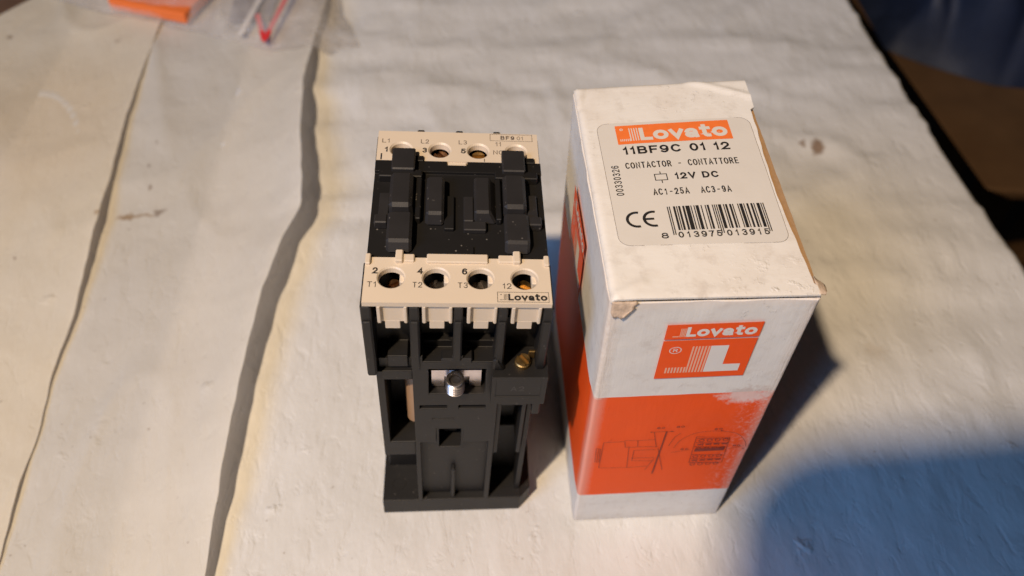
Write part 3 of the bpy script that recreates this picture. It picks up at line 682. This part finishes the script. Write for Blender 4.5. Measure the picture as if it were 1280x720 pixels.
for i in range(6):            # frayed board sticking out at the front right
    v = i/5; r = []
    for j in range(6):
        u = j/5; x = 48.9+u*(1.6+1.2*math.sin(v*3)-.6*v)+.35*nz(u*4, v*4, 1, 2); y = .1+v*5.5; z = 119.9-.35*u-1.0*v*u+.25*nz(u*5, v*5, 1, 8)
        r.append((x, y, z))
    rw.append(r)
o = scrap('frayed_corner', 'torn_board', rw, (0, 0, -.4)); o['label'] = 'frayed pale corner at the right of the lid'
# sticker
def onlid(e): return lambda p: (p[0], p[1], lidz(p[0], p[1])+.6+.06*nz(p[0], p[1], 6, 51)+e+p[2])
mb = MB(); V = []; F = []; x0, x1, y0, y1, rr = 4.4, 46.4, 16.0, 62.0, 3.0
ys = [y0+rr*(1-math.cos(math.pi/2*k/6)) for k in range(7)]+[y0+rr+(y1-y0-2*rr)*k/30 for k in range(1, 30)]+[y1-rr*(1-math.cos(math.pi/2*k/6)) for k in range(6, -1, -1)]
for y in ys:
    d = max(0, (y0+rr)-y, y-(y1-rr)); ins = rr-math.sqrt(max(0, rr*rr-d*d))
    sh = (y-y0)/(y1-y0)
    a, b_ = x0+ins-.1*sh, x1-ins+.5*sh
    for k in range(25):
        x = a+(b_-a)*k/24; V.append((x, y+.5*sh*x/40, 0))
F = [(i*25+k, i*25+k+1, (i+1)*25+k+1, (i+1)*25+k) for i in range(len(ys)-1) for k in range(24)]
mb.add(V, F); N = len(mb.v)
lab = mb.build('sticker', 'sticker_paper', box, onlid(.05), recalc=False)
ring_ = [V[i*25][:2] for i in range(len(ys))]+[V[i*25+24][:2] for i in range(len(ys)-1, -1, -1)]
mb = MB(); line(mb, ring_+ring_[:1], .10); mb.build('sticker_edge', 'pale_ink', lab, onlid(.06), recalc=False)
SK = lambda e: (lambda p: onlid(e)((p[0], p[1]+.022*(p[0]-9.3), p[2])))       # printing runs slightly uphill
mb = MB(); V = []
nx_ = 20
for k in range(nx_+1):
    x = 9.3+31.5*k/nx_; V += [(x, 53.1, 0), (x, 60.9, 0)]
mb.add(V, [(2*k, 2*k+2, 2*k+3, 2*k+1) for k in range(nx_)]); mb.build('logo_background', 'label_orange_ink', lab, SK(.085), recalc=False)
mb = MB(); text(mb, 'Lovato', 15.6, 39.8, 54.3, 5.2, .235, gap=.05, wide=1.25)
for k in range(4): rect(mb, 12.9+k*.68, 13.2+k*.68, 54.3, 59.6)
for k in range(6): rect(mb, 10.1+k*.5, 10.35+k*.5, 54.3, 55.2)
arc(mb, 10.9, 59.2, .35, .35, 0, 360, .25, 12)
mb.build('logo_lettering', 'sticker_paper', lab, SK(.12), recalc=False)
mb = MB(); text(mb, '11BF9C 01 12', 10.2, 39.1, 48.9, 3.1, .205, gap=.15)
text(mb, '12V DC', 22.2, 33.7, 38.4, 2.4, .215, gap=.14)
ink(mb, 'bold_print', 'dark_ink', lab, SK(.09))
mb = MB(); text(mb, 'CONTACTOR - CONTATTORE', 9.9, 40.1, 43.3, 2.4, .14, mono=.84)
text(mb, 'AC1-25A  AC3-9A', 15.5, 35.8, 32.9, 2.35, .145, mono=.84)
frame(mb, 16.8, 20.2, 38.2, 40.7, .26); rect(mb, 18.4, 18.65, 40.7, 41.6); rect(mb, 18.4, 18.65, 37.2, 38.2)
text(mb, '00330326', 33.4, 44.8, 8.1, 2.0, .14, rot=90)
ink(mb, 'fine_print', 'dark_ink', lab, SK(.09))
mb = MB(); arc(mb, 9.9, 24.7, 2.4, 2.4, 75, 285, .75); arc(mb, 14.1, 24.7, 2.4, 2.4, 75, 285, .75); rect(mb, 11.8, 14.2, 24.35, 25.05)
ink(mb, 'conformity_mark', 'dark_ink', lab, SK(.09))
Lc = ['0001101', '0011001', '0010011', '0111101', '0100011', '0110001', '0101111', '0111011', '0110111', '0001011']
def ean(code):
    Rc = lambda s: ''.join('1' if c == '0' else '0' for c in s); Gc = lambda s: Rc(s)[::-1]
    par = 'LGLGGL'; b_ = '101'
    for c, p in zip(code[1:7], par): b_ += Lc[int(c)] if p == 'L' else Gc(Lc[int(c)])
    b_ += '01010'
    for c in code[7:]: b_ += Rc(Lc[int(c)])
    return b_+'101'
bits = ean('8013975013915'); mb = MB(); x0, x1 = 18.0, 42.8; mod = (x1-x0)/len(bits); i = 0
while i < len(bits):
    if bits[i] == '1':
        j = i
        while j < len(bits) and bits[j] == '1': j += 1
        long_ = i < 3 or i >= 92 or 45 <= i < 50
        rect(mb, x0+i*mod, x0+j*mod+.02, 18.9 if long_ else 20.4, 28.6); i = j
    else: i += 1
ink(mb, 'barcode', 'dark_ink', lab, SK(.09))
mb = MB(); text(mb, '8', 15.0, 16.8, 17.9, 1.9, .18); text(mb, '013975', 19.2, 30.1, 17.9, 2.0, .18, mono=.84); text(mb, '013915', 31.3, 42.0, 17.9, 2.0, .18, mono=.84)
ink(mb, 'barcode_digits', 'dark_ink', lab, SK(.09))
# logo on front and left side
def logo(fn, name):
    a = MB(); rect(a, 0, 23.5, 0, 16.7); rect(a, 0, 23.5, 17.2, 23.2)
    bg = a.build(name, 'orange_ink', sleeve, fn(.42), recalc=False)
    l = MB(); text(l, 'Lovato', 5.1, 22.5, 18.2, 3.9, .235, gap=.05, wide=1.25)
    l.add([(12.4, 2.5, 0), (21.5, 2.5, 0), (21.5, 5.7, 0), (16.9, 5.7, 0), (16.9, 14, 0), (12.4, 14, 0)], [(0, 1, 2, 3, 4, 5)])
    arc(l, 3.6, 12.6, 1.45, 1.35, 0, 360, .22, 20); text(l, 'R', 3.05, 4.2, 11.9, 1.4, .15)
    l.build('logo_lettering', 'white_ink', bg, fn(.46), recalc=False)
    s = MB()
    for k in range(6): rect(s, 7.75+k*.80, 8.2+k*.80, 2.5, 14)
    for k in range(7): rect(s, 2.3+k*.80, 2.75+k*.80, 2.5, 5.0)
    for k in range(4): rect(s, 3.6+k*.36, 3.83+k*.36, 18.2, 21.6)
    rect(s, 1.9, 3.4, 18.2, 18.6)
    s.build('logo_stripes', 'stripe_ink', bg, fn(.46), recalc=False)
    return bg
logo(lambda e: (lambda p: (14.75+p[0], -e-p[2], 87.3+p[1])), 'front_logo')
logo(lambda e: (lambda p: (-e-.62-p[2], 54.6-p[0], 81.8+p[1])), 'side_logo')
# dimension drawings on the orange band
d1 = [[(5.0, 54.3), (11.2, 54.5), (11.7, 51.0), (12.8, 51.1), (13.7, 38.1), (5.0, 38.7), (5.0, 54.3)], [(3.2, 50.9), (4.4, 50.6), (4.7, 42.4), (3.5, 42.7), (3.2, 50.9)], [(3.9, 50.9), (4.1, 42.5)],
      [(11.1, 55.1), (15.0, 54.7), (15.4, 50.9), (12.8, 50.9)], [(15.0, 54.7), (20.2, 54.9)], [(15.5, 50.9), (21.5, 50.6)], [(21.1, 48.8), (14.6, 48.9), (14.7, 42.4), (21.7, 41.7)],
      [(13.7, 38.1), (19.9, 38.5)], [(14.3, 44.1), (21.4, 43.8)], [(19.1, 59.3), (24.1, 59.2)], [(19.1, 59.3), (21.0, 50.2)], [(21.6, 49.6), (25.0, 35.5)], [(19.6, 36), (21.3, 43)]]
d2 = [[(32.1, 55.4), (42.3, 54.0), (43.0, 38.6), (32.7, 39.7), (32.1, 55.4)], [(24.6, 50.7), (25.7, 56.0), (27.1, 58.0)], [(26.0, 46.5), (31.6, 47.8)], [(43, 47.2), (47.6, 48.6)]]
fr = lambda e: (lambda p: (p[0], -e-p[2], p[1]))
mb = MB()
for q_ in d1+d2: line(mb, q_, .14)
line(mb, [(22.7, 59.3), (22.2, 33.3)], .36)
arcp = [(26.4, 49.2), (27.8, 54.0), (31.6, 57.6), (37.2, 58.3), (43.3, 56.6), (46.9, 52.3), (48.5, 47.6)]
sm_ = []
for i in range(len(arcp)-1):
    p0, p1, p2, p3 = arcp[max(i-1, 0)], arcp[i], arcp[i+1], arcp[min(i+2, len(arcp)-1)]
    for k in range(6):
        t_ = k/6; sm_.append(tuple(.5*(2*p1[c]+(p2[c]-p0[c])*t_+(2*p0[c]-5*p1[c]+4*p2[c]-p3[c])*t_**2+(3*p1[c]-p0[c]-3*p2[c]+p3[c])*t_**3) for c in (0, 1)))
line(mb, sm_, .13)
for k in range(7):
    z = 54.3-k*2.45
    if k in (3,): rect(mb, 33.0, 42.0, 46.4, 48.2); continue
    line(mb, [(32.4, z), (42.4, z-1.0)], .22)
    for j in range(4):
        x = 34.0+j*2.4
        if k % 2 == 0: arc(mb, x, z-1.3, .75, .75, 0, 360, .24, 10)
        else: rect(mb, x-.7, x+.5, z-1.6, z-.9); rect(mb, x+.7, x+.95, z-2, z-.5)
for x, z in ((19.6, 61.0), (25.2, 61.2), (36.6, 59.0), (44.2, 48.6), (28.6, 47.8)): text(mb, '60', x, x+2.3, z, .9, .2)
for x, z in ((18.6, 59.3), (24.6, 59.2), (39.2, 58.4), (48, 47)): mb.add([(x-.6, z-.25, 0), (x+.5, z, 0), (x-.6, z+.25, 0)], [(0, 1, 2)])
ink(mb, 'dimension_drawing', 'line_ink', sleeve, fr(.40))

# ================================================================== BAG at the back
bagl = (-130, 300, 0)
bag = tag(empty('plastic_bag', bagl), 'clear zip bag with red closure lying across the paper sheets', 'bag')
OUT = [(-235, 331), (-181, 304), (-156, 296), (-122, 286), (-98, 274), (-76, 264), (-58, 260), (-46, 263), (-30, 271), (-36, 289), (-43, 304), (-46, 330), (-48, 420), (-240, 430)]
def ground_z(x, y):
    z = .4
    xe, ez = interp(E2, y)
    if x < xe: z = max(z, 1.6+max(0, ez-1)*math.exp(-((xe-x)/17)**1.15))
    elif x < xe+9: z = max(z, ez*(1-(x-xe)/9))
    xe, ez = interp(E1, y)
    if x < xe: z = max(z, 3.4+max(0, ez-2.3)*math.exp(-((xe-x)/15)**1.15))
    elif x < xe+4: z = max(z, ez*(1-(x-xe)/4)+1)
    return z
cx_, cy_ = -125, 350
V = [(cx_, cy_, 0)]; F = []; R_ = 14; P = []
for a, b_ in zip(OUT, OUT[1:]+OUT[:1]):
    k_ = max(1, int(math.hypot(b_[0]-a[0], b_[1]-a[1])/5))
    P += [(a[0]+(b_[0]-a[0])*i/k_, a[1]+(b_[1]-a[1])*i/k_) for i in range(k_)]
n = len(P)
for r in range(1, R_+1):
    for (x, y) in P: k_ = r/R_; V.append((cx_+(x-cx_)*k_, cy_+(y-cy_)*k_, r))
def bz(x, y, r, up):
    e = 1-r/R_; g = ground_z(x, y)+.5
    return g+((4+9*min(1, e*2.2)+4.5*abs(nz(x, y*.7, 17, 61))+3.0*abs(nz(x, y, 8, 62)))*min(1, e*5+.12) if up else 0)
for k_ in range(n): F.append((0, 1+k_, 1+(k_+1) % n))
for r in range(R_-1):
    for k_ in range(n): F.append((1+r*n+k_, 1+r*n+(k_+1) % n, 1+(r+1)*n+(k_+1) % n, 1+(r+1)*n+k_))
for up, nm in ((True, 'bag_front'), (False, 'bag_back')):
    mb = MB(); mb.add([(x, y, bz(x, y, r, up)+(.05 if up else 0)) for x, y, r in V], F); mb.build(nm, 'clear_plastic', bag, sub(bagl), smooth=True, recalc=False)
def strip(name, mat, pts_, w_, lift, par=bag, loc=bagl):
    mb = MB(); V = []; F = []; Q = []
    for a, b_ in zip(pts_, pts_[1:]):
        k_ = max(1, int(math.hypot(b_[0]-a[0], b_[1]-a[1])/2)); Q += [(a[0]+(b_[0]-a[0])*i/k_, a[1]+(b_[1]-a[1])*i/k_) for i in range(k_)]
    Q.append(pts_[-1])
    for i, (x, y) in enumerate(Q):
        a = Q[max(0, i-1)]; b_ = Q[min(len(Q)-1, i+1)]; l = math.hypot(b_[0]-a[0], b_[1]-a[1]) or 1; nx, ny = -(b_[1]-a[1])/l*w_/2, (b_[0]-a[0])/l*w_/2
        z = ground_z(x, y)+lift
        V += [(x+nx, y+ny, z), (x-nx, y-ny, z), (x-nx, y-ny, z-.6), (x+nx, y+ny, z-.6)]
    for i in range(len(Q)-1):
        for k_ in range(4): F.append((4*i+k_, 4*i+(k_+1) % 4, 4*i+4+(k_+1) % 4, 4*i+4+k_))
    mb.add(V, F+[(0, 1, 2, 3), tuple(4*(len(Q)-1)+k_ for k_ in range(4))]); return mb.build(name, mat, par, sub(loc))
strip('zip_closure', 'red_zip', [(-87.5, 292), (-79.5, 265), (-73.5, 308), (-62, 400)], 2.6, 7)
strip('zip_lip', 'white_ink', [(-94, 274), (-89, 310), (-80, 400)], 3.0, 6.2)
mb = MB(); Q = [(-104, 292), (-82, 292), (-76, 415), (-112, 415)]
mb.add([(x, y, 5) for x, y in Q]+[(x, y, 4) for x, y in Q], [(0, 1, 2, 3), (4, 5, 6, 7), (0, 1, 5, 4), (1, 2, 6, 5), (2, 3, 7, 6), (3, 0, 4, 7)]); mb.build('grey_insert', 'grey_foil', bag, sub(bagl))
cl = (-150, 312, 3)
mb = MB(); Q = [(-173, 306), (-127, 290), (-113, 335), (-161, 350)]
mb.add([(x, y, 4.2) for x, y in Q]+[(x, y, 10.5) for x, y in Q], [(0, 1, 2, 3), (4, 5, 6, 7), (0, 1, 5, 4), (1, 2, 6, 5), (2, 3, 7, 6), (3, 0, 4, 7)])
tag(mb.build('small_box', 'label_orange_ink', None, bevel=.8), 'small orange box seen through the clear zip bag', 'box')

# ================================================================== stool and jacket past the table edge
sl_ = (520, 520, -720)
st = tag(empty('stool', sl_), 'brown wooden stool standing low beside the table edge', 'stool')
mb = MB(); Q = [(433, 336), (640, 318), (760, 780), (392, 800)]
mb.add([(x, y, -180) for x, y in Q]+[(x+25, y, -192) for x, y in Q], [(0, 1, 2, 3), (4, 5, 6, 7), (0, 1, 5, 4), (1, 2, 6, 5), (2, 3, 7, 6), (3, 0, 4, 7)]); mb.build('seat', 'stool_wood', st, sub(sl_), bevel=3)
for x, y in ((640, 470), (640, 560), (700, 740), (520, 740)): MB().cbox(x-18, x+18, y-18, y+18, -720, -192.2, 2).build('leg', 'stool_wood', st, sub(sl_))
V = []; F = []; nu, nv = 70, 70
for i in range(nu+1):
    for j in range(nv+1):
        u, v = i/nu, j/nv; x = 415+u*330; y = 468+v*320+10*nz(u*4, 0, 1, 6)+(58*(max(0, .25-u)/.25)**1.3)
        e = min(u, v, 1-u, 1-v); h = 85*min(1, e*6)**.55
        fold = abs(nz(x*.9+y*.35, y*.4-x*.3, 40, 71))*150+abs(nz(x*1.2, y*.6+x*.4, 30, 72))*45
        V.append((x, y, -179.5+(h*.5+fold*.8)*min(1, e*16)))
F = [(i*(nv+1)+j, i*(nv+1)+j+1, (i+1)*(nv+1)+j+1, (i+1)*(nv+1)+j) for i in range(nu) for j in range(nv)]
N = len(V); mb = MB(); mb.v = V+[(x, y, -179.8) for x, y, z in V]; mb.f = F+[tuple(k+N for k in reversed(f)) for f in F]
tag(mb.build('jacket', 'navy_cloth', smooth=True), 'crumpled dark navy jacket lying on the brown stool', 'jacket')

# ================================================================== phone held above, whose shadow falls beside the carton
G = Vector((126, 22, 0)); A = G+(LAMP-G)*.44
rt = (cr*math.cos(.09)+cu*math.sin(.09)).normalized(); up_ = (cu*math.cos(.09)-cr*math.sin(.09)-cr*-.12).normalized(); nn_ = rt.cross(up_)
PW, PH, PT = 160, 76, 9
ctr = A+rt*PW/2-up_*PH/2
ph = tag(empty('smartphone', ctr), 'dark smartphone held above the table casting its shadow beside the carton', 'phone')
def pmap(p): return tuple(rt*p[0]+up_*p[1]+nn_*p[2])
def rr_slab(w_, h_, r, z0, z1):
    P = []
    for (sx, sy, a0) in ((1, 1, 0), (-1, 1, 90), (-1, -1, 180), (1, -1, 270)):
        for k_ in range(7):
            a = math.radians(a0+90*k_/6); P.append((sx*(w_/2-r)+r*math.cos(a), sy*(h_/2-r)+r*math.sin(a)))
    n = len(P); return MB().add([(x, y, z0) for x, y in P]+[(x, y, z1) for x, y in P], [tuple(range(n)), tuple(range(n, 2*n))]+[(i, (i+1) % n, n+(i+1) % n, n+i) for i in range(n)])
rr_slab(PW, PH, 17, 0, PT).build('case', 'phone_body', ph, pmap, bevel=1.2)
rr_slab(PW-5, PH-5, 15, PT, PT+.3).build('screen', 'phone_glass', ph, pmap)
mb = rr_slab(30, 24, 6, -1.4, 0); mb.v = [(x-58, y+20, z) for x, y, z in mb.v]; cb = mb.build('camera_bump', 'phone_glass', ph, pmap)
for x in (-65, -52): MB().lathe((x, 20, -1.9), [(5, .5), (5, 0), (3.6, 0), (3.2, .3)], 24).build('lens', 'phone_glass', cb, pmap)
